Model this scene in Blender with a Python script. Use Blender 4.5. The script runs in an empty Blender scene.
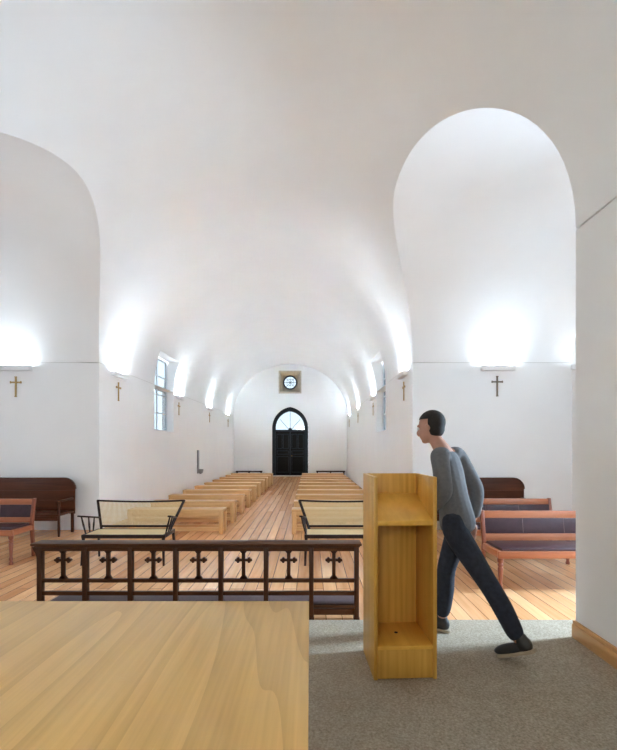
import bpy, bmesh, math, random
from mathutils import Vector, Matrix, Quaternion
random.seed(7)
PI = math.pi
sc = bpy.context.scene
COL = sc.collection

# ------------------------------------------------------------------ measurements
XL, XR = -4.03, 1.96            # nave side walls
XC, R = (XL + XR) / 2, (XR - XL) / 2
S, RISE = 3.20, 2.72            # springing height, rise of the nave vault
Y0, Y1, YF, YB = 3.245, 8.40, 23.2, -3.2   # crossing arches, far wall, wall behind camera
YC, HW = (Y0 + Y1) / 2, (Y1 - Y0) / 2
RT_R, RT_L = 1.87, 2.00         # rise of the side vaults
XER, XEL = 5.0, -7.07           # end walls of the side arms
STEP = 0.19                     # carpeted platform
YSTEP = 3.576
EYE = 1.6

# ------------------------------------------------------------------ materials
def new_mat(name):
    m = bpy.data.materials.new(name); m.use_nodes = True
    nt = m.node_tree
    return m, nt, nt.nodes['Principled BSDF']

def plain(name, col, rough=0.6, metal=0.0, spec=0.5, noise=0.0, nscale=30, bump=0.0):
    m, nt, b = new_mat(name)
    b.inputs['Base Color'].default_value = (*col, 1)
    b.inputs['Roughness'].default_value = rough
    b.inputs['Metallic'].default_value = metal
    b.inputs['Specular IOR Level'].default_value = spec
    if noise or bump:
        tc = nt.nodes.new('ShaderNodeTexCoord')
        n = nt.nodes.new('ShaderNodeTexNoise'); n.inputs['Scale'].default_value = nscale; n.inputs['Detail'].default_value = 5
        nt.links.new(tc.outputs['Object'], n.inputs['Vector'])
        if noise:
            r = nt.nodes.new('ShaderNodeValToRGB')
            r.color_ramp.elements[0].position = 0.3; r.color_ramp.elements[1].position = 0.7
            r.color_ramp.elements[0].color = (*[c * (1 - noise) for c in col], 1)
            r.color_ramp.elements[1].color = (*[min(1, c * (1 + noise)) for c in col], 1)
            nt.links.new(n.outputs['Fac'], r.inputs['Fac']); nt.links.new(r.outputs['Color'], b.inputs['Base Color'])
        if bump:
            bp = nt.nodes.new('ShaderNodeBump'); bp.inputs['Strength'].default_value = bump; bp.inputs['Distance'].default_value = 0.005
            nt.links.new(n.outputs['Fac'], bp.inputs['Height']); nt.links.new(bp.outputs['Normal'], b.inputs['Normal'])
    return m

def wood(name, dark, light, axis=0, scale=14.0, rough=0.4, stretch=0.07, bands=0.0, bscale=5.0, spec=0.5):
    m, nt, b = new_mat(name)
    b.inputs['Roughness'].default_value = rough
    b.inputs['Specular IOR Level'].default_value = spec
    N, L = nt.nodes.new, nt.links.new
    tc = N('ShaderNodeTexCoord'); oi = N('ShaderNodeObjectInfo')
    mul = N('ShaderNodeMath'); mul.operation = 'MULTIPLY'; mul.inputs[1].default_value = 17.0
    L(oi.outputs['Random'], mul.inputs[0])
    add = N('ShaderNodeVectorMath'); add.operation = 'ADD'
    L(tc.outputs['Object'], add.inputs[0]); L(mul.outputs[0], add.inputs[1])
    mp = N('ShaderNodeMapping'); s = [1, 1, 1]; s[axis] = stretch
    mp.inputs['Scale'].default_value = s
    L(add.outputs[0], mp.inputs['Vector'])
    n = N('ShaderNodeTexNoise'); n.inputs['Scale'].default_value = scale; n.inputs['Detail'].default_value = 6; n.inputs['Distortion'].default_value = 0.6
    L(mp.outputs[0], n.inputs['Vector'])
    fac = n.outputs['Fac']
    if bands:
        w = N('ShaderNodeTexWave'); w.wave_type = 'BANDS'
        w.bands_direction = 'X' if axis != 0 else 'Y'
        w.inputs['Scale'].default_value = bscale; w.inputs['Distortion'].default_value = 9.0
        w.inputs['Detail'].default_value = 2; w.inputs['Detail Scale'].default_value = 0.9
        L(mp.outputs[0], w.inputs['Vector'])
        mx = N('ShaderNodeMix'); mx.data_type = 'FLOAT'; mx.inputs[0].default_value = bands
        L(n.outputs['Fac'], mx.inputs[2]); L(w.outputs['Fac'], mx.inputs[3]); fac = mx.outputs[0]
    r = N('ShaderNodeValToRGB')
    r.color_ramp.elements[0].position = 0.25; r.color_ramp.elements[1].position = 0.75
    r.color_ramp.elements[0].color = (*dark, 1); r.color_ramp.elements[1].color = (*light, 1)
    L(fac, r.inputs['Fac']); L(r.outputs['Color'], b.inputs['Base Color'])
    return m

def table_mat():
    m, nt, b = new_mat('table_pine')
    N, L = nt.nodes.new, nt.links.new
    tc = N('ShaderNodeTexCoord')
    mp = N('ShaderNodeMapping'); mp.inputs['Scale'].default_value = (1, 0.09, 1); L(tc.outputs['Object'], mp.inputs['Vector'])
    n = N('ShaderNodeTexNoise'); n.inputs['Scale'].default_value = 3.0; n.inputs['Detail'].default_value = 2.0; n.inputs['Roughness'].default_value = 0.35
    L(mp.outputs[0], n.inputs['Vector'])
    mu = N('ShaderNodeMath'); mu.operation = 'MULTIPLY'; mu.inputs[1].default_value = 15; L(n.outputs['Fac'], mu.inputs[0])
    pp = N('ShaderNodeMath'); pp.operation = 'FRACT'; L(mu.outputs[0], pp.inputs[0])
    pw = N('ShaderNodeMath'); pw.operation = 'POWER'; pw.inputs[1].default_value = 2.2; L(pp.outputs[0], pw.inputs[0])
    mp2 = N('ShaderNodeMapping'); mp2.inputs['Scale'].default_value = (1, 0.03, 1); L(tc.outputs['Object'], mp2.inputs['Vector'])
    n2 = N('ShaderNodeTexNoise'); n2.inputs['Scale'].default_value = 90; n2.inputs['Detail'].default_value = 5; L(mp2.outputs[0], n2.inputs['Vector'])
    mx = N('ShaderNodeMix'); mx.data_type = 'FLOAT'; mx.inputs[0].default_value = 0.32
    L(n2.outputs['Fac'], mx.inputs[2]); L(pw.outputs[0], mx.inputs[3])
    r = N('ShaderNodeValToRGB'); r.color_ramp.elements[0].position = 0.15; r.color_ramp.elements[1].position = 0.85
    r.color_ramp.elements[0].color = (0.88, 0.57, 0.19, 1); r.color_ramp.elements[1].color = (0.63, 0.36, 0.10, 1)
    L(mx.outputs[0], r.inputs['Fac']); L(r.outputs['Color'], b.inputs['Base Color'])
    b.inputs['Roughness'].default_value = 0.40
    return m

def floor_mat():
    m, nt, b = new_mat('pine_boards')
    N, L = nt.nodes.new, nt.links.new
    tc = N('ShaderNodeTexCoord')
    mp = N('ShaderNodeMapping'); mp.inputs['Rotation'].default_value = (0, 0, PI / 2)
    L(tc.outputs['Object'], mp.inputs['Vector'])
    br = N('ShaderNodeTexBrick'); br.offset = 0.37; br.squash = 1
    br.inputs['Scale'].default_value = 1.0
    br.inputs['Brick Width'].default_value = 3.6; br.inputs['Row Height'].default_value = 0.15
    br.inputs['Mortar Size'].default_value = 0.0035; br.inputs['Mortar Smooth'].default_value = 0.2
    br.inputs['Color1'].default_value = (0.0, 0.0, 0.0, 1); br.inputs['Color2'].default_value = (1, 1, 1, 1)
    br.inputs['Mortar'].default_value = (0.5, 0.5, 0.5, 1)
    L(mp.outputs[0], br.inputs['Vector'])
    mp2 = N('ShaderNodeMapping'); mp2.inputs['Scale'].default_value = (1, 0.06, 1)
    L(tc.outputs['Object'], mp2.inputs['Vector'])
    n = N('ShaderNodeTexNoise'); n.inputs['Scale'].default_value = 22; n.inputs['Detail'].default_value = 6
    L(mp2.outputs[0], n.inputs['Vector'])
    m1 = N('ShaderNodeMix'); m1.data_type = 'FLOAT'; m1.inputs[0].default_value = 0.45
    L(n.outputs['Fac'], m1.inputs[2]); L(br.outputs['Color'], m1.inputs[3])
    r = N('ShaderNodeValToRGB')
    r.color_ramp.elements[0].position = 0.15; r.color_ramp.elements[1].position = 0.85
    r.color_ramp.elements[0].color = (0.58, 0.25, 0.09, 1); r.color_ramp.elements[1].color = (0.93, 0.55, 0.285, 1)
    L(m1.outputs[0], r.inputs['Fac'])
    m2 = N('ShaderNodeMix'); m2.data_type = 'RGBA'
    L(br.outputs['Fac'], m2.inputs[0]); L(r.outputs['Color'], m2.inputs[6]); m2.inputs[7].default_value = (0.16, 0.055, 0.02, 1)
    L(m2.outputs[2], b.inputs['Base Color'])
    b.inputs['Roughness'].default_value = 0.24
    return m

def carpet_mat():
    m, nt, b = new_mat('carpet')
    N, L = nt.nodes.new, nt.links.new
    tc = N('ShaderNodeTexCoord')
    n = N('ShaderNodeTexNoise'); n.inputs['Scale'].default_value = 75; n.inputs['Detail'].default_value = 8; n.inputs['Roughness'].default_value = 0.75
    L(tc.outputs['Object'], n.inputs['Vector'])
    n2 = N('ShaderNodeTexNoise'); n2.inputs['Scale'].default_value = 9; n2.inputs['Detail'].default_value = 3
    L(tc.outputs['Object'], n2.inputs['Vector'])
    mx = N('ShaderNodeMix'); mx.data_type = 'FLOAT'; mx.inputs[0].default_value = 0.10
    L(n.outputs['Fac'], mx.inputs[2]); L(n2.outputs['Fac'], mx.inputs[3])
    r = N('ShaderNodeValToRGB'); r.color_ramp.elements[0].position = 0.32; r.color_ramp.elements[1].position = 0.68
    r.color_ramp.elements[0].color = (0.18, 0.148, 0.105, 1); r.color_ramp.elements[1].color = (0.57, 0.49, 0.385, 1)
    L(mx.outputs[0], r.inputs['Fac']); L(r.outputs['Color'], b.inputs['Base Color'])
    bp = N('ShaderNodeBump'); bp.inputs['Strength'].default_value = 0.6; bp.inputs['Distance'].default_value = 0.006
    L(n.outputs['Fac'], bp.inputs['Height']); L(bp.outputs['Normal'], b.inputs['Normal'])
    b.inputs['Roughness'].default_value = 0.95; b.inputs['Specular IOR Level'].default_value = 0.1
    return m

def glass_mat(name, tint):
    m = bpy.data.materials.new(name); m.use_nodes = True
    nt = m.node_tree; nt.nodes.clear()
    N, L = nt.nodes.new, nt.links.new
    o = N('ShaderNodeOutputMaterial'); t = N('ShaderNodeBsdfTransparent'); g = N('ShaderNodeBsdfGlossy')
    t.inputs['Color'].default_value = (*tint, 1); g.inputs['Roughness'].default_value = 0.05
    mx = N('ShaderNodeMixShader')
    mx.inputs[0].default_value = 0.06; L(t.outputs[0], mx.inputs[1]); L(g.outputs[0], mx.inputs[2]); L(mx.outputs[0], o.inputs['Surface'])
    return m

def emit_mat(name, col, st):
    m, nt, b = new_mat(name)
    b.inputs['Base Color'].default_value = (0.8, 0.8, 0.8, 1)
    b.inputs['Emission Color'].default_value = (*col, 1); b.inputs['Emission Strength'].default_value = st
    return m

PLASTER = plain('white_plaster', (0.86, 0.86, 0.855), 0.75, spec=0.2, noise=0.012, nscale=1.3, bump=0.05)
GAPM = plain('shadow_gap', (0.16, 0.13, 0.11), 0.9)
PAINT = plain('white_paint', (0.80, 0.80, 0.79), 0.5)
FLOOR = floor_mat(); CARPET = carpet_mat(); GLASS = glass_mat('frosted_window_glass', (0.50, 0.52, 0.53)); CLEAR = glass_mat('clear_window_glass', (0.92, 0.95, 0.96))
PINE_X = wood('pale_pine_x', (0.60, 0.33, 0.12), (0.80, 0.51, 0.25), 0, 16, 0.38)
PINE_Z = wood('pale_pine_z', (0.60, 0.33, 0.12), (0.80, 0.51, 0.25), 2, 16, 0.38)
LECT_Z = wood('lectern_pine_z', (0.55, 0.285, 0.042), (0.72, 0.41, 0.085), 2, 40, 0.35, 0.04, 0.22, 7.0)
LECT_Y = wood('lectern_pine_y', (0.68, 0.36, 0.05), (0.84, 0.49, 0.09), 1, 15, 0.35, 0.05)
TABLE_Y = table_mat()
SKIRT = wood('skirting_pine', (0.52, 0.25, 0.075), (0.70, 0.38, 0.14), 1, 20, 0.4, 0.06)
OAK_X = wood('dark_oak_x', (0.036, 0.012, 0.005), (0.105, 0.040, 0.015), 0, 20, 0.45, spec=0.15)
OAK_Z = wood('dark_oak_z', (0.036, 0.012, 0.005), (0.085, 0.030, 0.011), 2, 20, 0.42, spec=0.25)
MAHOG_X = wood('mahogany_x', (0.045, 0.012, 0.005), (0.115, 0.034, 0.013), 0, 12, 0.35, 0.06, spec=0.3)
MAHOG_Z = wood('mahogany_z', (0.045, 0.012, 0.005), (0.10, 0.03, 0.012), 2, 12, 0.35, 0.06, spec=0.3)
RED_X = wood('red_pine_x', (0.30, 0.085, 0.034), (0.47, 0.165, 0.07), 0, 14, 0.3, 0.06)
RED_Y = wood('red_pine_y', (0.30, 0.085, 0.034), (0.46, 0.16, 0.068), 1, 14, 0.3, 0.06)
RED_Z = wood('red_pine_z', (0.17, 0.040, 0.020), (0.28, 0.080, 0.036), 2, 14, 0.3, 0.06)
LEATHER = plain('dark_purple_leather', (0.046, 0.020, 0.026), 0.36, spec=0.35, noise=0.2, nscale=12, bump=0.1)
PADM = plain('purple_kneeler_cloth', (0.085, 0.055, 0.058), 0.7, noise=0.1, nscale=40)
EBONY = plain('near_black_wood', (0.020, 0.008, 0.006), 0.42, spec=0.25, noise=0.2, nscale=15)
CANE = plain('woven_cane', (0.72, 0.56, 0.31), 0.6)
DOORM = plain('black_door_paint', (0.008, 0.006, 0.006), 0.45, spec=0.2, noise=0.2, nscale=10)
DOORF = plain('blue_black_frame_paint', (0.014, 0.023, 0.028), 0.4, spec=0.3)
STONE = plain('beige_stone', (0.56, 0.50, 0.40), 0.85, noise=0.08, nscale=7, bump=0.3)
BRASS = plain('gold_cross_wood', (0.42, 0.27, 0.10), 0.4, metal=0.3)
DARKCROSS = plain('bronze_cross', (0.17, 0.14, 0.10), 0.5, metal=0.3)
GREY = plain('grey_metal', (0.34, 0.34, 0.35), 0.4, metal=0.3)
LAMP = emit_mat('light_strip', (1, 0.95, 0.88), 5.0)
WHITEMET = plain('white_window_paint', (0.62, 0.66, 0.70), 0.5)
SKIN = plain('skin', (0.47, 0.24, 0.17), 0.5, noise=0.05, nscale=20)
HAIR = plain('dark_hair', (0.016, 0.011, 0.009), 0.75, noise=0.3, nscale=80, bump=0.4)
SHIRT = plain('grey_knit', (0.135, 0.135, 0.14), 0.9, noise=0.1, nscale=50, bump=0.2)
JEANS = plain('dark_denim', (0.016, 0.021, 0.036), 0.85, noise=0.25, nscale=40)
SHOE = plain('dark_shoe', (0.03, 0.028, 0.028), 0.5)
SOLE = plain('pale_sole', (0.38, 0.31, 0.22), 0.7)
EYEW = plain('eye_white', (0.7, 0.7, 0.68), 0.3)
HOLE = plain('dark_hole', (0.02, 0.015, 0.01), 0.9)
TOWEL = None

# ------------------------------------------------------------------ mesh helpers
def link(o, parent=None):
    COL.objects.link(o)
    if parent: o.parent = parent
    return o

def tag(o, label=None, cat=None, group=None, kind=None):
    if label: o['label'] = label
    if cat: o['category'] = cat
    if group: o['group'] = group
    if kind: o['kind'] = kind
    return o

def empty(name, loc=(0, 0, 0), rz=0, parent=None, **k):
    o = bpy.data.objects.new(name, None); o.empty_display_size = 0.1
    o.location = loc; o.rotation_euler = (0, 0, rz)
    link(o, parent); return tag(o, **k)

class MB:
    def __init__(s): s.b = bmesh.new()
    def box(s, x0, x1, y0, y1, z0, z1, rot=None, piv=None):
        r = bmesh.ops.create_cube(s.b, size=1)
        M = Matrix.Translation(((x0+x1)/2, (y0+y1)/2, (z0+z1)/2)) @ Matrix.Diagonal((abs(x1-x0), abs(y1-y0), abs(z1-z0), 1))
        if rot is not None:
            p = Vector(piv) if piv else Vector(((x0+x1)/2, (y0+y1)/2, (z0+z1)/2))
            M = Matrix.Translation(p) @ rot.to_4x4() @ Matrix.Translation(-p) @ M
        bmesh.ops.transform(s.b, matrix=M, verts=r['verts']); return s
    def bar(s, p, q, w, d=None, up=(0, 0, 1)):
        p, q = Vector(p), Vector(q); d = d or w
        z = (q - p); L = z.length; z.normalize()
        u = Vector(up)
        if abs(z.dot(u)) > 0.95: u = Vector((0, 1, 0))
        x = u.cross(z).normalized(); y = z.cross(x)
        M = Matrix((x, y, z)).transposed().to_4x4(); M.translation = (p + q) / 2
        r = bmesh.ops.create_cube(s.b, size=1)
        bmesh.ops.transform(s.b, matrix=M @ Matrix.Diagonal((w, d, L, 1)), verts=r['verts']); return s
    def rod(s, p, q, r0, r1=None, n=12):
        p, q = Vector(p), Vector(q); r1 = r0 if r1 is None else r1
        z = (q - p); L = z.length
        M = z.to_track_quat('Z', 'Y').to_matrix().to_4x4(); M.translation = (p + q) / 2
        bmesh.ops.create_cone(s.b, cap_ends=True, segments=n, radius1=r0, radius2=r1, depth=L, matrix=M); return s
    def lathe(s, prof, loc=(0, 0, 0), n=16):
        rings = []
        for r, z in prof:
            rings.append([s.b.verts.new((loc[0] + r*math.cos(2*PI*k/n), loc[1] + r*math.sin(2*PI*k/n), loc[2] + z)) for k in range(n)])
        for a, c in zip(rings, rings[1:]):
            for k in range(n): s.b.faces.new((a[k], a[(k+1) % n], c[(k+1) % n], c[k]))
        s.b.faces.new(list(reversed(rings[0]))); s.b.faces.new(rings[-1]); return s
    def prism(s, pts, a, b, plane='XZ'):
        """outline extruded from a to b along the axis missing from plane"""
        def P(u, v, w): return {'XZ': (u, w, v), 'XY': (u, v, w), 'YZ': (w, u, v)}[plane]
        A = [s.b.verts.new(P(u, v, a)) for u, v in pts]; B = [s.b.verts.new(P(u, v, b)) for u, v in pts]
        n = len(pts)
        fs = [s.b.faces.new(A), s.b.faces.new(list(reversed(B)))]
        for k in range(n): fs.append(s.b.faces.new((A[k], B[k], B[(k+1) % n], A[(k+1) % n])))
        bmesh.ops.recalc_face_normals(s.b, faces=fs); return s
    def ball(s, c, r, sx=1, sy=1, sz=1, rot=None, n=3):
        M = Matrix.Translation(c) @ (rot.to_4x4() if rot else Matrix()) @ Matrix.Diagonal((sx, sy, sz, 1))
        bmesh.ops.create_icosphere(s.b, subdivisions=n, radius=r, matrix=M); return s
    def ring(s, pts_out, pts_in, a, b, plane='XZ'):
        def P(u, v, w): return {'XZ': (u, w, v), 'XY': (u, v, w), 'YZ': (w, u, v)}[plane]
        V = [[s.b.verts.new(P(u, v, w)) for u, v in pts] for pts in (pts_out, pts_in) for w in (a, b)]
        oa, ob, ia, ib = V; n = len(oa); fs = []
        for k in range(n):
            j = (k+1) % n
            fs += [s.b.faces.new((oa[k], oa[j], ia[j], ia[k])), s.b.faces.new((ob[k], ib[k], ib[j], ob[j])),
                   s.b.faces.new((oa[k], ob[k], ob[j], oa[j])), s.b.faces.new((ia[k], ia[j], ib[j], ib[k]))]
        bmesh.ops.recalc_face_normals(s.b, faces=fs); return s
    def done(s, name, mat, parent=None, bevel=0.0, smooth=None, segs=2, loc=None):
        bmesh.ops.recalc_face_normals(s.b, faces=s.b.faces[:])
        if bevel:
            es = [e for e in s.b.edges if len(e.link_faces) == 2 and e.calc_face_angle(0) > 0.6]
            bmesh.ops.bevel(s.b, geom=es, offset=bevel, segments=segs, affect='EDGES', profile=0.5, clamp_overlap=True)
        me = bpy.data.meshes.new(name); s.b.to_mesh(me); s.b.free()
        me.materials.append(mat)
        if smooth or bevel:
            for p in me.polygons: p.use_smooth = True
            me.set_sharp_from_angle(angle=math.radians(smooth or 40))
        o = bpy.data.objects.new(name, me)
        if loc: o.location = loc
        link(o, parent); return o

def bake(o, smooth=None):
    """apply all modifiers of o"""
    dg = bpy.context.evaluated_depsgraph_get(); dg.update()
    me = bpy.data.meshes.new_from_object(o.evaluated_get(dg))
    old = o.data; o.modifiers.clear(); o.data = me
    if smooth:
        for p in me.polygons: p.use_smooth = True
        if smooth < 180: me.set_sharp_from_angle(angle=math.radians(smooth))
    return o

def cut(o, cutters, smooth=None):
    for c in cutters:
        m = o.modifiers.new('cut', 'BOOLEAN'); m.object = c; m.operation = 'DIFFERENCE'; m.solver = 'EXACT'
    bake(o, smooth)
    for c in cutters: bpy.data.objects.remove(c, do_unlink=True)
    return o

def copy_tree(o, parent=None):
    c = o.copy(); COL.objects.link(c)
    if parent: c.parent = parent
    for ch in list(o.children): copy_tree(ch, c)
    return c

def struct(name, mb, mat, label, bevel=0.0, cat='wall'):
    return tag(mb.done(name, mat, None, bevel), label, cat, kind='structure')

# ------------------------------------------------------------------ floor
struct('floor', MB().box(-7.4, 5.4, YSTEP - 0.02, YF + 0.3, -0.2, 0), FLOOR, 'orange pine board floor running down the nave and side arms', cat='floor')
struct('floor_chancel', MB().box(-4.3, 2.7, YB - 0.3, YSTEP, -0.2, STEP), CARPET, 'raised chancel floor covered in grey beige carpet', 0.006, cat='floor')

# ------------------------------------------------------------------ walls
T = 0.34
GAP = 0.013
def wallbox(x0, x1, y0, y1, top=S - GAP, z0=-0.2): return MB().box(x0, x1, y0, y1, z0, top)
def cutter(mb): return mb.done('cutter', PLASTER)

# nave side walls with a tall window each
WY0, WY1, WZ0, WZ1 = 11.40, 13.0, 2.01, 4.07
o = struct('wall_left', wallbox(XL - T, XL, Y1 + T, YF + T), PLASTER, 'long white left nave wall with tall window')
cut(o, [cutter(MB().box(XL - 1, XL + 0.8, WY0, WY1, WZ0, WZ1))])
o = struct('wall_right', wallbox(XR, XR + T, Y1 + T, YF + T), PLASTER, 'long white right nave wall with tall window')
cut(o, [cutter(MB().box(XR - 0.8, XR + 1, WY0, WY1, WZ0, WZ1))])
# side arm walls facing the camera (they carry the near nave corners)
struct('wall_left_arm_far', wallbox(XEL - T, XL, Y1, Y1 + T), PLASTER, 'white wall of the left side arm facing the altar')
struct('wall_right_arm_far', wallbox(XR, XER + T, Y1, Y1 + T), PLASTER, 'white wall of the right side arm facing the altar')
struct('wall_left_arm_near', wallbox(XEL - T, XL - T, Y0 - T, Y0), PLASTER, 'white near wall of the left side arm')
struct('wall_right_arm_near', wallbox(XR + T, XER + T, Y0 - T, Y0), PLASTER, 'white near wall of the right side arm')
# end walls with a window each, the left one added for light
EWY0, EWY1, EWZ0, EWZ1 = 3.55, 4.25, 1.0, 3.5
o = struct('wall_right_arm_end', wallbox(XER, XER + T, Y0 - T, Y1 + T, S + 2.3), PLASTER, 'white end wall of the right side arm')
cut(o, [cutter(MB().box(XER - 1, XER + 1, EWY0, EWY1, EWZ0, EWZ1))])
LWY0, LWY1 = 5.0, 6.2
o = struct('wall_left_arm_end', wallbox(XEL - T, XEL, Y0 - T, Y1 + T, S + 2.3), PLASTER, 'white end wall of the left side arm')
cut(o, [cutter(MB().box(XEL - 1, XEL + 1, LWY0, LWY1, 1.4, 3.6))])
# chancel walls
struct('wall_chancel_right', wallbox(XR, XR + T, YB - T, Y0), PLASTER, 'plain white pier wall at the right edge beside the carpet')
struct('wall_chancel_left', wallbox(XL - T, XL, YB - T, Y0), PLASTER, 'white chancel wall left of the altar table')
o = struct('wall_chancel_back', wallbox(XL - T, XR + T, YB - T, YB, S + 3.2), PLASTER, 'white wall behind the altar')
cut(o, [cutter(MB().box(XC - 0.6, XC + 0.6, YB - 1, YB + 1, 1.7, 3.9))])

# far wall with door and round window
DX, DW, DS, DAP = -1.05, 0.95, 2.55, 3.66
def gothic(w, spring, apex, base, n=12):
    rise = apex - spring; c = (rise * rise - w * w) / (2 * w); r = w + c
    pts = [(-w, base)]
    a_end = math.atan2(rise, c)
    L = [(-(r * math.cos(a_end * k / n) - c), spring + r * math.sin(a_end * k / n)) for k in range(n + 1)]
    pts += L + [(-x, z) for x, z in reversed(L[:-1])] + [(w, base)]
    return pts
OX, OZ, OH = -1.055, 4.97, 0.60
o = struct('wall_far', wallbox(XL - T, XR + T, YF, YF + T, S + RISE + 0.4), PLASTER, 'white far wall under the vault with arched door')
cut(o, [cutter(MB().prism([(DX + x, z) for x, z in gothic(DW, DS, DAP, -0.05)], YF - 1, YF + 1)),
        cutter(MB().box(OX - OH, OX + OH, YF - 1, YF + 1, OZ - OH, OZ + OH))])

# shadow gaps at the springing line
def gap(n, x0, x1, y0, y1, label):
    struct(n, MB().box(x0, x1, y0, y1, S - GAP, S), GAPM, label, cat='trim')
g = 0.02
gap('trim_1', XR + g, XR + T, YB - T, Y0 - g, 'thin dark shadow joint on the right pier wall')
gap('trim_2', XL - T, XL - g, YB - T, Y0 - g, 'thin shadow joint on the left chancel wall')
g = 0.006
GAPL = plain('pale_joint', (0.62, 0.61, 0.59), 0.9)
for n, a, lab in (('trim_3', (XL - T, XL - g, Y1 + g, YF), 'thin joint along the left nave wall'),
                  ('trim_4', (XR + g, XR + T, Y1 + g, YF), 'thin joint along the right nave wall'),
                  ('trim_5', (XEL, XL - g, Y1 + g, Y1 + T), 'thin joint along the left side arm wall'),
                  ('trim_6', (XR + g, XER, Y1 + g, Y1 + T), 'thin joint along the right side arm wall')):
    struct(n, MB().box(*a, S - GAP, S), GAPL, lab, cat='trim')

# skirting boards
struct('baseboard_right', MB().box(XR - 0.028, XR, YB, Y0 + 0.006, STEP, STEP + 0.10).box(XR - 0.02, XR, YB, Y0 + 0.006, STEP + 0.10, STEP + 0.125),
       SKIRT, 'honey pine skirting board along the right pier wall', 0.003, cat='skirting board')
struct('baseboard_left', MB().box(XL, XL + 0.028, YB, Y0, STEP, STEP + 0.125), SKIRT, 'honey pine skirting board on the left chancel wall', 0.003, cat='skirting board')

# ------------------------------------------------------------------ vaults
def vault_obj(name, cols, axis, label):
    """cols: list of point lists of equal length; a shell thickened outwards"""
    bm = bmesh.new()
    V = [[bm.verts.new(p) for p in c] for c in cols]
    for a, b in zip(V, V[1:]):
        for k in range(len(a) - 1):
            f = bm.faces.new((a[k], a[k+1], b[k+1], b[k])); f.normal_update()
            c = f.calc_center_median()
            if f.normal.dot(c - axis(c)) < 0: f.normal_flip()
    me = bpy.data.meshes.new(name); bm.to_mesh(me); bm.free(); me.materials.append(PLASTER)
    o = bpy.data.objects.new(name, me); link(o)
    m = o.modifiers.new('s', 'SOLIDIFY'); m.thickness = 0.30; m.offset = 1.0; m.use_rim = True
    bake(o, 35)
    return tag(o, label, 'ceiling', kind='structure')

def arm_profile(t, RT, near, far):
    """point on the side vault's section: t=0 near springing, t=pi far springing"""
    n = near if t < PI / 2 else far
    c, s_ = math.cos(t), max(0.0, math.sin(t))
    y = YC - HW * math.copysign(abs(c) ** (2 / n), c)
    return y, RT * s_ ** (2 / n)
PROF_R, PROF_L = (RT_R, 2.37, 1.80), (RT_L, 1.85, 1.85)
def nave_pt(th, y): return Vector((XC + R * math.cos(th), y, S + RISE * math.sin(th)))
M_ = 72
def full_col(y): return [nave_pt(PI * k / M_, y) for k in range(M_ + 1)]
NT = 56
cols = [full_col(YB)]
for i in range(NT + 1):
    t = PI * i / NT
    if i == NT: t = PI
    yr, hr = arm_profile(t, *PROF_R); yl, hl = arm_profile(t, *PROF_L)
    if i in (0, NT): hr = hl = 0
    tr = math.asin(hr / RISE); tl = math.asin(hl / RISE)
    a, b = tr, PI - tl
    col = []
    for k in range(M_ + 1):
        f = k / M_
        col.append(nave_pt(a + (b - a) * f, yr + (yl - yr) * f))
    cols.append(col)
nave_axis = lambda c: Vector((XC, c.y, S))
arm_axis = lambda c: Vector((c.x, YC, S))
vault_obj('ceiling', cols, nave_axis, 'curved white plaster vault over the crossing and altar')
o = vault_obj('ceiling_nave', [full_col(Y1), full_col(YF)], nave_axis, 'long white barrel vault over the nave')
cut(o, [cutter(MB().box(XL - 1, XL + 0.8, WY0, WY1, WZ0, WZ1)), cutter(MB().box(XR - 0.8, XR + 1, WY0, WY1, WZ0, WZ1))], 35)
for nm, RT, sgn, xe, lab in (('ceiling_right_arm', PROF_R, 1, XER, 'white barrel vault over the right side arm'),
                             ('ceiling_left_arm', PROF_L, -1, XEL, 'white barrel vault over the left side arm')):
    cols = []
    for i in range(NT + 1):
        t = PI * i / NT
        y, h = arm_profile(t, *RT); h += S
        if i in (0, NT): h = S
        xg = XC + sgn * R * math.sqrt(max(0, 1 - ((h - S) / RISE) ** 2))
        cols.append([Vector((xg + (xe - xg) * k / 10, y, h)) for k in range(11)])
    vault_obj(nm, cols, arm_axis, lab)

# ------------------------------------------------------------------ windows
def side_window(name, x, y0, y1, z0, z1, sgn, label, nv=2, nh=4, glass=None):
    """window in a wall running along y; sgn=+1 wall on the right"""
    w = empty(name, (x, (y0 + y1) / 2, z0), label=label, cat='window', kind='structure')
    hw, h = (y1 - y0) / 2, z1 - z0
    f = 0.05
    MB().box(-.03, .03, -hw, -hw + f, 0, h).box(-.03, .03, hw - f, hw, 0, h).box(-.03, .03, -hw, hw, 0, f).box(-.03, .03, -hw, hw, h - f, h).done('window_frame', WHITEMET, w, 0.004)
    b = MB()
    for k in range(1, nv): yy = -hw + 2 * hw * k / nv; b.box(-.015, .015, yy - .014, yy + .014, f, h - f)
    for k in range(1, nh): zz = h * k / nh; b.box(-.012, .012, -hw + f, hw - f, zz - .012, zz + .012)
    b.done('glazing_bars', WHITEMET, w)
    MB().box(-.004, .004, -hw + f, hw - f, f, h - f).done('pane', glass or GLASS, w)
    return w
side_window('window_1', XL - 0.22, WY0, WY1, WZ0, WZ1, -1, 'tall deep set window with pale glazing bars in the left nave wall')
side_window('window_2', XR + 0.22, WY0, WY1, WZ0, WZ1, 1, 'tall deep set window in the right nave wall')
side_window('window_3', XER + 0.2, EWY0, EWY1, EWZ0, EWZ1, 1, 'slim window in the end wall of the right side arm', glass=CLEAR)
side_window('added_window_left', XEL - 0.2, LWY0, LWY1, 1.4, 3.6, -1, 'unseen window added in the end wall of the left side arm', glass=CLEAR)  # out of view, added to brighten the left arm
w = empty('added_window_back', (XC, YB - 0.2, 1.7), label='unseen window added in the wall behind the altar', cat='window', kind='structure')  # out of view, added to let light onto the altar table
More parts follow.
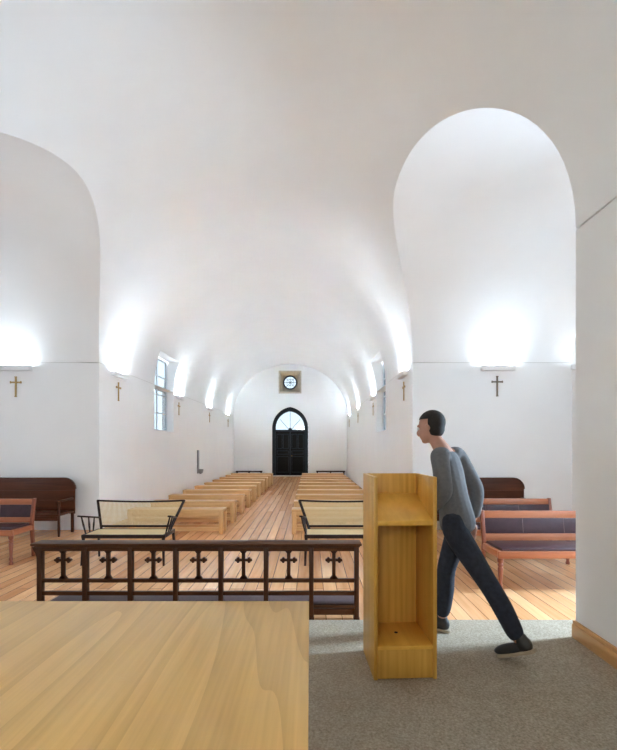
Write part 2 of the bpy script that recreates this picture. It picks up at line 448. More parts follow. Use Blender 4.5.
MB().box(-.6, -.55, -.03, .03, 0, 2.2).box(.55, .6, -.03, .03, 0, 2.2).box(-.6, .6, -.03, .03, 0, .05).box(-.6, .6, -.03, .03, 2.15, 2.2).box(-.02, .02, -.02, .02, 0, 2.2).done('window_frame', WHITEMET, w)
MB().box(-.55, .55, -.004, .004, .05, 2.15).done('pane', CLEAR, w)

# round window in its square splayed stone recess
w = empty('window_6', (OX, YF, OZ), label='small round window with star tracery in a square stone recess above the door', cat='window', kind='structure')
def circ(r, n=48, c=(0, 0), a0=0): return [(c[0] + r * math.cos(2 * PI * k / n + a0), c[1] + r * math.sin(2 * PI * k / n + a0)) for k in range(n)]
def sq(h, n=48):
    out = []
    for k in range(n):
        a = 2 * PI * k / n; c, s_ = math.cos(a), math.sin(a); m = max(abs(c), abs(s_)); out.append((h * c / m, h * s_ / m))
    return out
b = MB()
bm = b.b
L0 = [[bm.verts.new((x, yy, z)) for x, z in pts] for pts, yy in ((sq(OH - .001), -0.012), (sq(OH - .07), -0.012), (sq(0.40), 0.20), (circ(0.34), 0.20), (circ(0.34), 0.30), (sq(OH - .001), 0.30))]
for a, c in zip(L0, L0[1:] + L0[:1]):
    for k in range(48): bm.faces.new((a[k], a[(k+1) % 48], c[(k+1) % 48], c[k]))
b.done('stone_surround', STONE, w, smooth=30)
MB().ring(circ(0.38), circ(0.31), 0.16, 0.24).done('ring_frame', DOORF, w, smooth=40)
MB().prism(circ(0.315), 0.20, 0.206).done('pane', GLASS, w)
b = MB()
for k in range(4):
    a = PI / 4 * k; b.bar((-.31 * math.cos(a), .20, -.31 * math.sin(a)), (.31 * math.cos(a), .20, .31 * math.sin(a)), .014, .02)
for k in range(4):
    a = PI / 2 * k + PI / 4
    b.ring(circ(.10, 20, (.12 * math.cos(a), .12 * math.sin(a))), circ(.085, 20, (.12 * math.cos(a), .12 * math.sin(a))), .19, .21)
b.done('tracery', DOORF, w)

# ------------------------------------------------------------------ entrance door
d = empty('door_1', (DX, YF, 0), label='black pointed arch double door with glazed fanlight at the end of the aisle', cat='door', kind='structure')
go, gi = gothic(DW - .002, DS, DAP - .002, 0.0), gothic(DW - .19, DS, DAP - .23, 0.0)
MB().ring(go, gi, 0.03, 0.16).done('door_frame', DOORF, d, smooth=30)
TB = 2.36
MB().box(-DW + .12, DW - .12, 0.03, 0.15, TB, TB + .10).done('transom', DOORF, d, 0.006)
for sgn in (-1, 1):
    x0, x1 = (-DW + .17, -.006) if sgn < 0 else (.006, DW - .17)
    lf = MB().box(x0, x1, .07, .13, .05, TB).done('door_leaf', DOORM, d, 0.004)
    b = MB(); xm = (x0 + x1) / 2
    def frame(xa, xb, za, zb):
        b.ring([(xa, za), (xb, za), (xb, zb), (xa, zb)], [(xa + .03, za + .03), (xb - .03, za + .03), (xb - .03, zb - .03), (xa + .03, zb - .03)], .055, .071)
    for (xa, xb) in ((x0 + .07, xm - .02), (xm + .02, x1 - .07)):
        frame(xa, xb, 1.45, TB - .12)
    frame(x0 + .07, x1 - .07, 1.15, 1.36); frame(x0 + .07, x1 - .07, .2, 1.06)
    b.done('panel_moulding', DOORF, lf)
MB().box(-.03, .03, .04, .072, .05, TB).done('astragal', DOORF, d, 0.004)
MB().lathe([(.012, 0), (.012, .04), (.028, .05), (.03, .075), (.015, .085)], n=14).done('door_knob', plain('brass', (0.2, 0.15, 0.08), 0.4, 1.0), d, smooth=40)
kb = bpy.context.scene.objects['door_knob']; kb.rotation_euler = (PI / 2, 0, 0); kb.location = (.09, .07, 1.08)
MB().prism([(x * 1.0, max(z, TB + .08)) for x, z in gothic(DW - .17, DS, DAP - .21, TB + .08)], .095, .10).done('fanlight_pane', GLASS, d)
b = MB().bar((0, .09, TB + .08), (0, .09, DAP - .2), .022)
for sg in (-1, 1):
    P = [(sg * (.06 + .50 * math.sin(t * PI / 2)), TB + .10 + .62 * t + .1 * math.sin(t * PI)) for t in [k / 10 for k in range(9)]]
    for p, q in zip(P, P[1:]): b.bar((p[0], .09, p[1]), (q[0], .09, q[1]), .02)
b.done('fanlight_bars', DOORF, d)
bs = MB().lathe([(.10, 0), (.10, .03)], n=24).done('fanlight_boss', DOORF, d)
bs.rotation_euler = (PI / 2, 0, 0); bs.location = (0, .11, TB + .10)
MB().box(-DW, DW, -.04, .2, 0, .05).done('threshold', STONE, d, 0.005)

# ------------------------------------------------------------------ light ledges and crosses
def area(name, loc, rot, sx, sy, power, col):
    l = bpy.data.lights.new(name, 'AREA'); l.shape = 'RECTANGLE'; l.size = sx; l.size_y = sy; l.energy = power; l.color = col
    o = bpy.data.objects.new(name, l); o.location = loc; o.rotation_euler = rot; COL.objects.link(o); return o

WARM = (0.79, 0.965, 1.12)
P_SC = 38.0
ledge_src = None
def ledge(loc, rz, label, group=None, power=P_SC, col=WARM):
    """local -y points into the room"""
    global ledge_src
    if ledge_src is None:
        e = empty('wall_light')
        MB().box(-.315, .315, -.095, 0, 0, .012).box(-.315, .315, -.095, -.083, 0, .10).box(-.315, -.303, -.095, 0, 0, .10).box(.303, .315, -.095, 0, 0, .10).done('ledge', PAINT, e, 0.003)
        MB().box(-.29, .29, -.07, -.02, .012, .05).done('light_strip', LAMP, e)
        ledge_src = e
    else: e = copy_tree(ledge_src)
    e.location = loc; e.rotation_euler = (0, 0, rz); tag(e, label, 'wall light', group)
    M = Matrix.Translation(loc) @ Matrix.Rotation(rz, 4, 'Z')
    q = Quaternion((0, 0, 1), rz) @ Quaternion((1, 0, 0), PI - math.radians(48))
    area('uplight', M @ Vector((0, -.072, .105)), q.to_euler(), .56, .05, power, col)
cross_src = {}
def cross(loc, rz, label, mat, group=None):
    k = mat.name
    if k not in cross_src:
        t = 0.012
        o = MB().box(-.014, .014, -.02, 0, -.25, .13).box(-.10, .10, -.02, 0, .01, .038).box(-.02, .02, -.022, 0, .115, .135).box(-.02, .02, -.022, 0, -.255, -.235)\
            .box(-.107, -.09, -.022, 0, .003, .045).box(.09, .107, -.022, 0, .003, .045).done('wall_cross', mat, None, 0.002)
        cross_src[k] = o
    else: o = copy_tree(cross_src[k])
    o.location = loc; o.rotation_euler = (0, 0, rz); tag(o, label, 'cross', group)
LZ = 3.03
CZ = 2.80
ledge((-5.61, Y1, LZ), 0, 'white light ledge glowing upward on the left side arm wall', power=11)
cross((-5.61, Y1, CZ - .01), 0, 'gold cross under the light ledge on the left side arm wall', BRASS)
ledge((3.57, Y1, LZ), 0, 'white light ledge glowing upward on the right side arm wall', power=15)
cross((3.57, Y1, CZ), 0, 'dark bronze cross under the light ledge on the right side arm wall', DARKCROSS)
ledge((XER, 7.95, LZ), -PI / 2, 'white light ledge just peeping past the right pier, on the side arm end wall', power=1.5)
ords_l = ['nearest the crossing corner, before the tall window', 'just past the tall window', 'third from the crossing', 'farthest, close to the door wall']
for i, y in enumerate((9.24, 13.5, 17.6, 21.6)):
    ledge((XL, y, LZ), PI / 2, 'white uplight ledge on the left nave wall, ' + ords_l[i], 'light ledges along the left nave wall')
    cross((XL, y, CZ), PI / 2, 'small gold cross on the left nave wall, ' + ords_l[i], BRASS, 'crosses along the left nave wall')
for i, y in enumerate((9.15, 13.6, 17.9, 21.9)):
    ledge((XR, y, LZ), -PI / 2, 'white uplight ledge on the right nave wall, ' + ords_l[i], 'light ledges along the right nave wall')
    cross((XR, y, CZ), -PI / 2, 'small gold cross on the right nave wall, ' + ords_l[i], BRASS, 'crosses along the right nave wall')
# unseen ledges added at the altar end to warm the chancel
for y in (0.4, -1.8):
    ledge((XL, y, LZ), PI / 2, 'unseen white uplight ledge added on the left wall beside the altar, ' + ('nearer the crossing' if y > 0 else 'nearer the back wall'), 'added light ledges beside the altar', power=5, col=(1, .90, .78))

# holy water stoup on left nave wall
e = empty('holy_water_stoup', (XL, 15.75, 0.62), PI / 2, label='slim grey metal holy water stoup with rounded bowl fixed to the left nave wall', cat='stoup')
MB().box(-.075, .075, -.05, 0, 0, .83).done('back_plate', GREY, e, 0.006)
MB().lathe([(.02, -.02), (.075, .02), (.10, .09), (.105, .15), (.085, .15), (.07, .06), (.005, .05)], (0, -.11, 0), 20).done('bowl', GREY, e, smooth=40)

# ------------------------------------------------------------------ pale backless benches
def make_bench():
    L, D, H = 1.74, 0.34, 0.45
    e = empty('pine_bench')
    MB().box(0, L, -D/2, D/2, H - .035, H).done('seat', PINE_X, e, 0.004)
    MB().box(.05, L - .05, -D/2 + .005, -D/2 + .03, H - .13, H - .035).box(.05, L - .05, D/2 - .03, D/2 - .005, H - .13, H - .035).done('apron', PINE_X, e, 0.002)
    for x in (0.005, L - .085):
        for y in (-D/2 + .002, D/2 - .047):
            MB().box(x, x + .08, y, y + .045, 0, H - .035).done('leg', PINE_Z, e, 0.003)
    for y in (-D/2 + .008,  D/2 - .033): MB().box(.08, L - .08, y, y + .025, .06, .125).done('stretcher', PINE_X, e, 0.002)
    MB().box(.08, L - .08, -.012, .012, .20, .27).done('centre_rail', PINE_X, e, 0.002)
    return e
proto = make_bench()
ys = [8.12 + 1.155 * k for k in range(10)]
ordn = ['nearest', 'second', 'third', 'fourth', 'fifth', 'sixth', 'seventh', 'eighth', 'ninth', 'tenth and farthest']
first = True
for side, x in (('left', -3.305), ('right', -.335)):
    for k, y in enumerate(ys):
        o = proto if first else copy_tree(proto); first = False
        o.location = (x, y, 0)
        nm = ordn[k] + (' from the altar' if k else ' the altar')
        tag(o, f'pale pine backless bench {nm} in the {side} hand row', 'bench', f'pale benches in the {side} hand row')

# low dark benches against the door wall
def low_bench(x0, x1, label):
    L = x1 - x0
    e = empty('low_dark_bench', (x0, YF - .30, 0), label=label, cat='bench', group='low dark benches against the door wall')
    MB().box(0, L, -.14, .14, .25, .31).done('seat', EBONY, e, 0.004)
    for x in (.03, L / 2 - .03, L - .09): MB().box(x, x + .06, -.12, .12, 0, .25).done('leg', EBONY, e)
    return e
low_bench(-3.85, -2.48, 'low black bench against the far wall, left of the black door')
low_bench(0.32, 1.82, 'low black bench against the far wall, right of the black door')

# ------------------------------------------------------------------ two dark framed cane benches
def cane_bench():
    e = empty('cane_settle')
    W = 1.12
    # local: x across (centre 0), -y towards the altar, seat front at y=-0.24
    SH, yf, yb = .41, -.24, .22
    MB().box(-W/2, W/2, yf, yf + .035, SH - .05, SH).box(-W/2 + .03, W/2 - .03, yb - .035, yb, SH - .05, SH).box(-W/2, -W/2 + .035, yf, yb, SH - .05, SH).box(W/2 - .035, W/2, yf, yb, SH - .05, SH).done('seat_frame', EBONY, e, 0.006)
    b = MB()
    for k in range(46): xx = -W/2 + .05 + (W - .1) * k / 45; b.box(xx - .009, xx + .009, yf + .03, yb - .03, SH - .012, SH - .008)
    for k in range(18): yy = yf + .04 + (yb - yf - .08) * k / 17; b.box(-W/2 + .03, W/2 - .03, yy - .009, yy + .009, SH - .0075, SH - .0035)
    b.done('seat_cane', CANE, e)
    # raked, flared back
    def bp(u, v):  # u -1..1 , v 0..1 from bottom of the panel to top
        return Vector((u * (W/2 - .05 + .13 * v), yb + .17 * v, .445 + .348 * v))
    MB().bar(bp(-1, -.14), bp(-1, 1.02), .032, .03).done('back_stile', EBONY, e, 0.005)
    MB().bar(bp(1, -.14), bp(1, 1.02), .032, .03).done('back_stile', EBONY, e, 0.005)
    b = MB()
    P = [bp(-1 + 2 * k / 12, 1) - Vector((0, 0, .018 * math.sin(PI * k / 12))) for k in range(13)]
    for p, q in zip(P, P[1:]): b.bar(p, q + (q - p) * .05, .03, .026)
    b.done('top_rail', EBONY, e, 0.004)
    MB().bar(bp(-1, 0), bp(1, 0), .032, .03).done('lower_rail', EBONY, e, 0.005)
    b = MB()
    for k in range(64):
        u = -.965 + 1.93 * k / 63; b.bar(bp(u, .03), bp(u, .96), .0068, .004, up=(0, 1, 0))
    for k in range(20):
        v = .04 + .90 * k / 19; b.bar(bp(-.97, v) + Vector((0, .004, 0)), bp(.97, v) + Vector((0, .004, 0)), .004, .0068, up=(0, 1, 0))
    b.done('back_cane', CANE, e)
    for s in (-1, 1):
        a0 = bp(s, .33); a1 = Vector((s * (W/2 + .05), yf + .03, .655))
        MB().bar(a0, a1, .045, .022).done('armrest', EBONY, e, 0.006)
        for t in (.12, .45, .72):
            p = a1.lerp(a0, t); q = Vector((s * (W/2 - .018), yf + .05 + (yb - yf - .12) * t, SH - .01))
            MB().rod(q, q.lerp(p, .5), .009, .014, 10).rod(q.lerp(p, .5), p, .014, .009, 10).done('spindle', EBONY, e, smooth=60)
        for y, dy, h in ((yf + .02, -.03, SH - .02), (yb - .02, .05, SH - .02)):
            MB().rod((s * (W/2 - .025), y, h), (s * (W/2 - .01), y + dy, 0), .022, .014, 12).done('leg', EBONY, e, smooth=60)
    return e
cb = cane_bench(); cb.location = (-2.505, 6.13, 0)
tag(cb, 'dark framed settle with see through cane back, in front of the left benches', 'settle', 'dark cane settles before the pale benches')
c2 = copy_tree(cb); c2.location = (.485, 6.13, 0)
tag(c2, 'dark framed settle with cane back, half hidden behind the lectern', 'settle', 'dark cane settles before the pale benches')

# ------------------------------------------------------------------ red pine settles with leather pads
def turned(h):
    return [(.024, 0), (.028, .02), (.018, .05), (.026, .08), (.020, .10), (.017, .12), (.024, h * .55), (.028, h * .72), (.020, h * .76), (.030, h * .80), (.030, h * .83), (.020, h * .86), (.032, h * .90), (.032, h)]
def red_settle(L):
    e = empty('red_pine_settle')
    D, SH = .46, .47
    yf, yb = 0, D     # front at y=0
    MB().box(0, L, yf - .02, yf + .025, SH - .08, SH - .005).box(0, L, yb - .04, yb, SH - .08, SH - .02).done('seat_rail', RED_X, e, 0.005)
    for x in (0, L - .045): MB().box(x, x + .045, yf + .02, yb - .03, SH - .08, SH - .005).done('side_rail', RED_Y, e, 0.005)
    MB().box(.045, L - .045, yf + .024, yb - .02, SH - .03, SH + .02).done('seat_pad', LEATHER, e, 0.016, segs=3)
    for x in (.03, L - .03):
        MB().lathe(turned(SH - .08), (x, yf + .01, 0), 16).done('leg', RED_Z, e, smooth=40)
    rk = .06
    for x in (0, L - .04):
        b = MB()
        b.prism([(yb - .05 + .05, 0), (yb + .045, 0), (yb, SH), (yb + rk, .838), (yb + rk - .045, .838), (yb - .05, SH)], x, x + .04, 'YZ')
        b.done('back_post', RED_Z, e, 0.004)
    def yr(z): return yb - .02 + rk * (z - SH) / (.86 - SH)
    def rail(z0, z1, n, m, w0=-.018, w1=.018, bev=.004):
        ym0, ym1 = yr(z0), yr(z1)
        MB().prism([(ym0 + w0, z0), (ym0 + w1, z0), (ym1 + w1, z1), (ym1 + w0, z1)], .038, L - .038, 'YZ').done(n, m, e, bev)
    rail(.748, .83, 'top_rail', RED_X); rail(.495, .572, 'lower_rail', RED_X)
    rail(.572, .748, 'back_pad', LEATHER, -.022, .012, .006)
    b = MB()
    for k in (1, 2): 
        z0, z1 = .58, .745
        b.bar((L * k / 3, yr(z0) - .0235, z0), (L * k / 3, yr(z1) - .0235, z1), .004)
    b.done('pad_seam', plain('seam_thread', (.18, .11, .11), .6) if 'seam_thread' not in bpy.data.materials else bpy.data.materials['seam_thread'], e)
    return e
rs = red_settle(1.45); rs.location = (2.025, 4.74, 0)
G = 'red pine settles with dark leather pads'
tag(rs, 'red pine settle with dark leather pads, nearest in the right side arm beside the pier', 'settle', G)
r2 = copy_tree(rs); r2.location = (2.07, 5.95, 0)
tag(r2, 'red pine settle with dark leather back, second in the right side arm between two settles', 'settle', G)
r3 = copy_tree(rs); r3.location = (-5.45, 5.92, 0)
tag(r3, 'red pine settle with dark leather back at the left edge of the picture', 'settle', G)

# ------------------------------------------------------------------ dark mahogany settles against the side arm walls
def dark_settle(L):
    e = empty('mahogany_settle')
    D, SH, H = .50, .40, 1.0
    pts = [(0, SH - .06), (0, H - .2)] + [(.2 - .2 * math.cos(a), H - .2 + .2 * math.sin(a)) for a in [PI / 2 * k / 8 for k in range(1, 9)]]
    pts += [(L - x, z) for x, z in reversed(pts)]
    MB().prism(pts, D - .03, D).done('back_panel', MAHOG_X, e, 0.004)
    cap = pts[1:-1]
    b = MB()
    for p, q in zip(cap, cap[1:]): b.bar((p[0], D - .015, p[1]), (q[0], D - .015, q[1]), .025, .05, up=(0, 1, 0))
    b.done('back_edge', MAHOG_X, e, 0.003)
    b = MB()
    for z in (.58, .76): b.box(.02, L - .02, D - .034, D - .029, z, z + .012)
    b.done('board_moulding', MAHOG_X, e)
    MB().box(.02, L - .02, 0, D - .03, SH - .035, SH).done('seat', MAHOG_X, e, 0.008)
    MB().box(.05, L - .05, .02, .045, SH - .12, SH - .035).done('apron', MAHOG_X, e, 0.003)
    for x in (.02, L - .065):
        MB().lathe([(.018, 0), (.02, .05), (.026, .12), (.024, SH - .02), (.026, SH + .02), (.016, SH + .06), (.022, SH + .13), (.022, .61)], (x + .022, .03, 0), 14).done('front_post', MAHOG_Z, e, smooth=40)
        MB().box(x - .003, x + .048, -.02, D - .02, .61, .64).done('armrest', MAHOG_X, e, 0.008)
        MB().box(x, x + .045, D - .05, D - .005, 0, SH - .03).done('rear_leg', MAHOG_Z, e, 0.004)
    return e
ds = dark_settle(1.90); ds.location = (-6.28, 7.72, 0)
tag(ds, 'dark mahogany settle with round cornered tall back against the left side arm wall', 'settle', 'dark mahogany settles against the side arm walls')
d2 = copy_tree(ds); d2.location = (2.085, 7.72, 0)
tag(d2, 'dark mahogany settle with round cornered tall back against the right side arm wall', 'settle', 'dark mahogany settles against the side arm walls')

# ------------------------------------------------------------------ communion rail and its kneeler
cr = empty('communion_rail', (-1.0285, 4.034, 0), label='dark oak communion rail with open bays holding small trefoil crosses', cat='altar rail')
hx = 1.4565
MB().box(-hx - .065, hx + .045, -.03, .14, .688, .710).box(-hx - .04, hx + .03, -.015, .10, .672, .688).done('handrail', OAK_X, cr, 0.006)
MB().box(-hx - .02, hx + .02, .0, .05, .634, .672).done('upper_rail', OAK_X, cr, 0.004)
for k in range(8):
    x = -hx + 2 * hx * k / 7
    MB().box(x - .021, x + .021, -.004, .056, 0, .672).box(x - .026, x + .026, -.008, .06, 0, .03).done('post', OAK_Z, cr, 0.004)
for z0, z1, n in ((.344, .377, 'middle_rail'), (.226, .261, 'lower_rail'), (.047, .102, 'bottom_rail')):
    MB().box(-hx, hx, .008, .045, z0, z1).done(n, OAK_X, cr, 0.004)
for k in range(7):
    x = -hx + 2 * hx * (k + .5) / 7
    b = MB().box(x - .016, x + .016, .012, .042, .372, .64)
    b.prism([(x - .040, .376), (x + .040, .376), (x + .016, .408), (x - .016, .408)], .012, .042)
    b.prism([(x - .036, .636), (x + .036, .636), (x + .016, .612), (x - .016, .612)], .012, .042)
    b.box(x - .055, x + .055, .014, .040, .537, .561)
    for s in (-1, 1):
        for c in ((s * .066, .549), (s * .050, .562), (s * .050, .536)):
            b.prism(circ(.0135, 12, (x + c[0], c[1])), .014, .040)
    b.done('trefoil_cross', OAK_Z, cr, 0.002)
MB().prism([(-hx - .02, .672), (-hx - .07, .672), (-hx - .055, .64), (-hx - .035, .61), (-hx - .02, .55)], .005, .045).done('bracket', OAK_Z, cr, 0.002)

kn = empty('kneeler', (-1.0285, 4.34, 0), label='long low kneeler with dull purple pad behind the communion rail', cat='kneeler')
MB().box(-1.47, 1.47, -.16, .14, .055, .085).done('board', OAK_X, kn, 0.003)
for x in (-1.45, -.50, .46, 1.41): MB().box(x, x + .04, -.13, .13, 0, .055).done('foot', OAK_Z, kn)
MB().box(-1.46, 1.46, -.15, .13, .085, .125).done('pad', PADM, kn, 0.014, segs=3)

# ------------------------------------------------------------------ lectern
le = empty('lectern', (.577, 2.655, STEP), math.radians(2.6), label='tall open backed pine lectern standing on the carpet', cat='lectern')
W, D, H = .384, .39, 1.222
t = .022
for x in (-W/2, W/2 - t): MB().box(x, x + t, 0, D, 0, H).done('side_panel', LECT_Z, le, 0.0015)
MB().box(-W/2 + t, W/2 - t, D - t, D, 0, H).done('front_panel', LECT_Z, le, 0.0015)
MB().prism([(.012, .927), (.012, .957), (D - t, 1.087), (D - t, 1.057)], -W/2 + t, W/2 - t, 'YZ').done('book_slope', LECT_Y, le, 0.0015)
sh = MB().box(-W/2 + t, W/2 - t, .004, D - t, .178, .200).done('bottom_shelf', LECT_Y, le, 0.0015)
MB().lathe([(.012, 0), (.012, .002)], (-.01, .20, .200), 16).done('cable_hole', HOLE, sh)
MB().box(-W/2 + t + .002, W/2 - t - .002, .006, .028, .005, .177).done('drawer_front', LECT_Z, le, 0.0015)

# ------------------------------------------------------------------ altar table
AT = EYE - .50
ta = empty('altar_table', (-1.0, .55, STEP), label='large pale pine altar table filling the lower left foreground', cat='table')
HT = AT - STEP
MB().box(-1.0, 1.0 - .003, -.85, .87, HT - .05, HT).done('table_top', TABLE_Y, ta, 0.002)
MB().box(-.985, -.93, -.83, .85, 0, HT - .05).done('side_panel', LECT_Z, ta, 0.002)
MB().box(.935, .985, -.83, .85, 0, HT - .05).done('side_panel', LECT_Z, ta, 0.002)
MB().box(-.93, .935, .79, .83, 0, HT - .05).done('front_panel', LECT_Z, ta, 0.002)

# ------------------------------------------------------------------ walking person
def skin_chain(joints, edges, root=0, sub=2):
    """joints: list of (pos, rx, ry)"""
    me = bpy.data.meshes.new('skin'); me.from_pydata([j[0] for j in joints], edges, [])
    o = bpy.data.objects.new('skin', me); link(o)
    o.modifiers.new('s', 'SKIN').use_smooth_shade = True
    for i, v in enumerate(me.skin_vertices[0].data):
        v.radius = (joints[i][1], joints[i][2]); v.use_root = (i == root)
    m = o.modifiers.new('u', 'SUBSURF'); m.levels = sub; m.render_levels = sub
    bake(o); me = o.data; bpy.data.objects.remove(o); return me

PX, PY = 1.06, 3.18                    # hips
FWD = Vector((-.80, .60, 0)); LFT = Vector((-.60, -.80, 0))
def P(f, l, z, base=(PX, PY)): return Vector((base[0], base[1], 0)) + FWD * f + LFT * l + Vector((0, 0, z + STEP))
pers = empty('person', (1.08, 3.15, STEP), label='person in grey top and dark jeans striding to the left behind the lectern', cat='person')
pelvis = P(0, 0, .88); waist = P(.015, 0, 1.01); chest = P(.06, 0, 1.20); neckb = P(.10, 0, 1.385); neckt = P(.16, 0, 1.455)
headc = P(.20, 0, 1.55)
hipL, hipR = P(0, .085, .83), P(0, -.085, .83)
# leading leg = left ; foot planted, trailing leg = right
ankF = Vector((1.005, 3.36, STEP + .085)); kneeF = Vector((1.015, 3.30, STEP + .475))
ankT = Vector((1.37, 2.86, STEP + .12)); kneeT = Vector((1.22, 2.99, STEP + .46))
legs = ((hipR, kneeF, ankF), (hipL, kneeT, ankT))
shL, shR = P(.07, .165, 1.355), P(.06, -.165, 1.355)
elbL, wrL = P(.0, .22, 1.08), P(.17, .16, .94)
elbR, wrR = P(-.09, -.20, 1.08), P(-.05, -.215, .84)
def body_joints(extra=0.0, tors=True):
    pass
def to_obj(meshes, name, mat, parent, voxel, smooth_it=4):
    bm = bmesh.new()
    for m in meshes: bm.from_mesh(m)
    me = bpy.data.meshes.new(name); bm.to_mesh(me); bm.free()
    me.materials.clear(); me.materials.append(mat)
    o = bpy.data.objects.new(name, me); link(o)
    r = o.modifiers.new('r', 'REMESH'); r.mode = 'VOXEL'; r.voxel_size = voxel
    if smooth_it:
        s_ = o.modifiers.new('sm', 'SMOOTH'); s_.iterations = smooth_it; s_.factor = 0.5
    bake(o, 180)
    o.data.materials.clear(); o.data.materials.append(mat)
    o.parent = parent; o.matrix_parent_inverse = Matrix.Translation(-Vector(parent.location))
    return o
def mb_mesh(mb):
    me = bpy.data.meshes.new('t'); mb.b.to_mesh(me); mb.b.free(); return me

def lerp3(a, b, t, off=(0, 0, 0)): return a.lerp(b, t) + Vector(off)
def figure(o, tors, leg_end, arm_end):
    """overlapping limb chains, o = thickness of cloth"""
    out = []
    if tors:
        out.append(skin_chain([(p, rx + o, ry + o) for p, rx, ry in tors], [(k, k + 1) for k in range(len(tors) - 1)]))
    if leg_end is not None:
        for sd, (h_, k_, a_) in zip((-1, 1), legs):
            J = [(P(0, sd * .045, .98), .070, .075), (h_, .088, .092), (h_.lerp(k_, .5), .074, .076), (k_, .054, .056),
                 (k_.lerp(a_, .35) - FWD * .012, .053, .055), (a_.lerp(k_, leg_end), .037, .040)]
            oo = [o, o, o, o + .004, o + .006, o * 1.7]
            out.append(skin_chain([(p, a + q, b + q) for (p, a, b), q in zip(J, oo)], [(k, k + 1) for k in range(5)]))
    if arm_end is not None:
        for sd, (s_, e_, w_) in zip((1, -1), ((shL, elbL, wrL), (shR, elbR, wrR))):
            J = [(P(.075, sd * .05, 1.335), .060, .060), (s_, .054, .056), (s_.lerp(e_, .5), .044, .046), (e_, .037, .039),
                 (e_.lerp(w_, .4), .036, .038), (w_.lerp(e_, arm_end), .026, .028)]
            out.append(skin_chain([(p, a + o, b + o) for p, a, b in J], [(k, k + 1) for k in range(5)]))
    return out
TORSO = [(P(-.01, 0, .80), .095, .095), (P(-.005, 0, .90), .125, .100), (P(.02, 0, 1.02), .115, .088), (P(.05, 0, 1.15), .132, .095),
         (P(.075, 0, 1.285), .132, .092), (neckb, .070, .062), (neckt, .050, .053), (headc, .05, .05)]
parts = figure(0.0, TORSO, 0.0, 0.0)
# head, face
hd = Quaternion((0, 0, 1), math.atan2(FWD.y, FWD.x)).to_matrix() @ Matrix.Rotation(math.radians(16), 3, 'Y')
def H(v): return headc + hd @ Vector(v)
hb = MB()
hb.ball(H((-.015, 0, .015)), .1, .95, .76, .95, hd).ball(H((.03, 0, -.035)), .07, .95, .82, 1.1, hd).ball(H((.06, 0, -.085)), .03, 1, 1, .8, hd, 2)
hb.ball(H((.097, 0, -.02)), .017, 1.1, .75, 1.5, hd, 2).ball(H((.084, 0, .005)), .014, 1, .7, 1.6, hd, 2)
hb.ball(H((.082, 0, -.062)), .014, .8, 1.7, .5, hd, 2)
hb.ball(H((.068, .03, .03)), .02, .7, 1.5, .5, hd, 2).ball(H((.068, -.03, .03)), .02, .7, 1.5, .5, hd, 2)
for s in (-1, 1): hb.ball(H((-.01, s * .082, -.01)), .03, .65, .3, 1.0, hd, 2)
parts.append(mb_mesh(hb))
# hands
def hand(wr, elb, s):
    d_ = (wr - elb).normalized(); side = FWD; nrm = d_.cross(side).normalized(); side = nrm.cross(d_).normalized()
    palm = wr + d_ * .055
    out = [mb_mesh(MB().ball(palm, .045, .5, .95, 1.05, Matrix((nrm, side, d_)).transposed()))]
    inward = -LFT * s
    for k, (off, ln) in enumerate(((.030, .070), (.010, .080), (-.011, .075), (-.030, .058))):
        p0 = wr + d_ * .06 + side * off
        p1 = wr + d_ * .10 + side * off * 1.1; p2 = p1 + (d_ * .85 + inward * .35).normalized() * ln * .5; p3 = p2 + (d_ * .6 + inward * .8).normalized() * ln * .42
        out.append(skin_chain([(p0, .010, .010), (p1, .0095, .0095), (p2, .0085, .0085), (p3, .007, .007)], [(0, 1), (1, 2), (2, 3)], sub=1))
    t0 = wr + d_ * .03 + side * .02; t1 = t0 + (d_ * .6 + side * .8).normalized() * .04; t2 = t1 + (d_ * .9 + side * .3 + inward * .2).normalized() * .035
    out.append(skin_chain([(t0, .013, .013), (t1, .011, .011), (t2, .009, .009)], [(0, 1), (1, 2)], sub=1))
    return out
parts += hand(wrL, elbL, 1) + hand(wrR, elbR, -1)
to_obj(parts, 'body', SKIN, pers, .005, 2)
# hair
hm = MB()
hm.ball(H((-.024, 0, .028)), .105, .98, .81, .93, hd).ball(H((-.040, 0, -.012)), .080, .85, .93, 1.0, hd)
hair = mb_mesh(hm)
ho = to_obj([hair], 'hair', HAIR, pers, .006, 8)
# shave the face side of the hair away
fc = MB().box(-.06, .3, -.2, .2, -.3, .072).done('cutter', HAIR)
fc.matrix_world = Matrix.Translation(H((.045, 0, 0))) @ (hd @ Matrix.Rotation(math.radians(-14), 3, 'Y')).to_4x4()
bpy.context.view_layer.update()
cut(ho, [fc], 180)
ho.data.materials.clear(); ho.data.materials.append(HAIR)
for s in (-1, 1):
    ey = MB().ball(H((.079, s * .03, .012)), .0105, n=2).done('eye', EYEW, pers, smooth=180)
    ey.matrix_parent_inverse = Matrix.Translation(-Vector(pers.location))
# clothes
to_obj(figure(.020, [(P(-.015, 0, .765), .135, .118)] + [(P(-.005, 0, .88), .137, .116)] + TORSO[2:5] + [(P(.100, 0, 1.385), .064, .058)], None, .10), 'grey_top', SHIRT, pers, .008, 3)
to_obj(figure(.013, TORSO[:2] + [(P(.01, 0, .97), .112, .086)], .04, None), 'jeans', JEANS, pers, .008, 3)
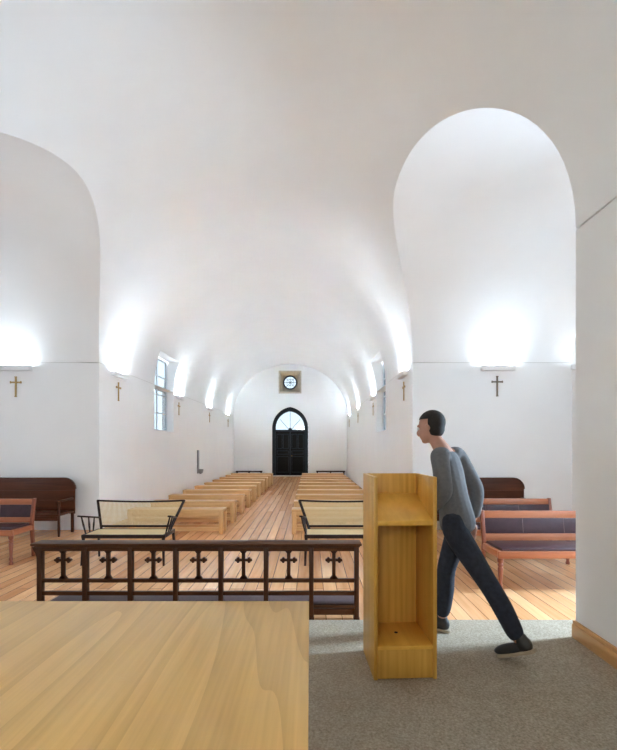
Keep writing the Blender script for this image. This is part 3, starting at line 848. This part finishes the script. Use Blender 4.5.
# shoes
def shoe(ank, fdir, pitch, name='shoe'):
    q = Quaternion((0, 0, 1), math.atan2(fdir.y, fdir.x)).to_matrix() @ Matrix.Rotation(pitch, 3, 'Y')
    def Q(v): return ank + q @ Vector(v)
    up = mb_mesh(MB().ball(Q((.09, 0, -.045)), .06, 1.9, .75, .62, q).ball(Q((-.01, 0, -.03)), .05, 1.0, .85, 1.1, q).ball(Q((0, 0, .01)), .045, 1.0, .9, .8, q))
    o = to_obj([up], name, SHOE, pers, .006, 3)
    b = MB()
    pts = [(-.065, -.028), (-.05, -.042), (.04, -.036), (.12, -.048), (.18, -.036), (.205, 0), (.18, .036), (.12, .048), (.04, .036), (-.05, .042), (-.065, .028)]
    b.prism(pts, -.083, -.062, 'XY')
    for v in b.b.verts: v.co = Q(v.co)
    so = b.done('sole', SOLE, o, 0.003)
shoe(ankF, Vector((-.9, .43, 0)), 0.0)
shoe(ankT + Vector((0, 0, .03)), Vector((-.75, .66, 0)), math.radians(24))

# ------------------------------------------------------------------ daylight and world
wd = bpy.data.worlds.new('world'); sc.world = wd; wd.use_nodes = True
bg = wd.node_tree.nodes['Background']; bg.inputs['Color'].default_value = (0.77, 0.89, 1.0, 1); bg.inputs['Strength'].default_value = 4.6
COOL = (0.72, 0.91, 1.12)
def sky_light(x, y, z, sgn, h, wd_, power, col, tilt=30):
    """daylight falling inwards and down through a window; sgn=+1 window on the right"""
    d = Vector((-sgn * math.cos(math.radians(tilt)), 0, -math.sin(math.radians(tilt))))
    q = d.to_track_quat('-Z', 'Y')
    out = .40 + h / 2 * math.sin(math.radians(tilt))
    area('unseen_daylight', (x + sgn * out, y, z + out * math.tan(math.radians(tilt)) * .6), q.to_euler(), wd_, h, power, col)
HZ = (WZ0 + WZ1) / 2
sky_light(XER, (EWY0 + EWY1) / 2, (EWZ0 + EWZ1) / 2, 1, 2.6, .8, 1050, COOL)
sky_light(XEL, (LWY0 + LWY1) / 2, 2.5, -1, 2.3, 1.3, 15, COOL)  # weak fill through the added left arm window
area('unseen_daylight', (XC, YB - 1.1, 3.25), (PI / 2 - math.radians(35), 0, 0), 1.4, 2.2, 190, (1, .94, .84))  # warm fill added behind the altar to brighten table and carpet

# ------------------------------------------------------------------ camera
cam = bpy.data.cameras.new('camera'); co = bpy.data.objects.new('camera', cam); COL.objects.link(co)
co.location = (0, 0, EYE); co.rotation_euler = (PI / 2, 0, 0)
cam.sensor_fit = 'VERTICAL'; cam.sensor_height = 36; cam.sensor_width = 36
cam.lens = 440 / 750 * 36
cam.shift_x = -1.5 / 750; cam.shift_y = 71 / 750
cam.clip_start = 0.02; cam.clip_end = 200
sc.camera = co
sc.view_settings.view_transform = 'Standard'; sc.view_settings.look = 'None'
sc.view_settings.gamma = 1; sc.view_settings.use_curve_mapping = False
sc.view_settings.exposure = 0.14
sc.cycles.max_bounces = 12; sc.cycles.diffuse_bounces = 8; sc.cycles.glossy_bounces = 4; sc.cycles.transparent_max_bounces = 8
sc.cycles.caustics_reflective = False; sc.cycles.caustics_refractive = False
sc.cycles.sample_clamp_indirect = 0.0
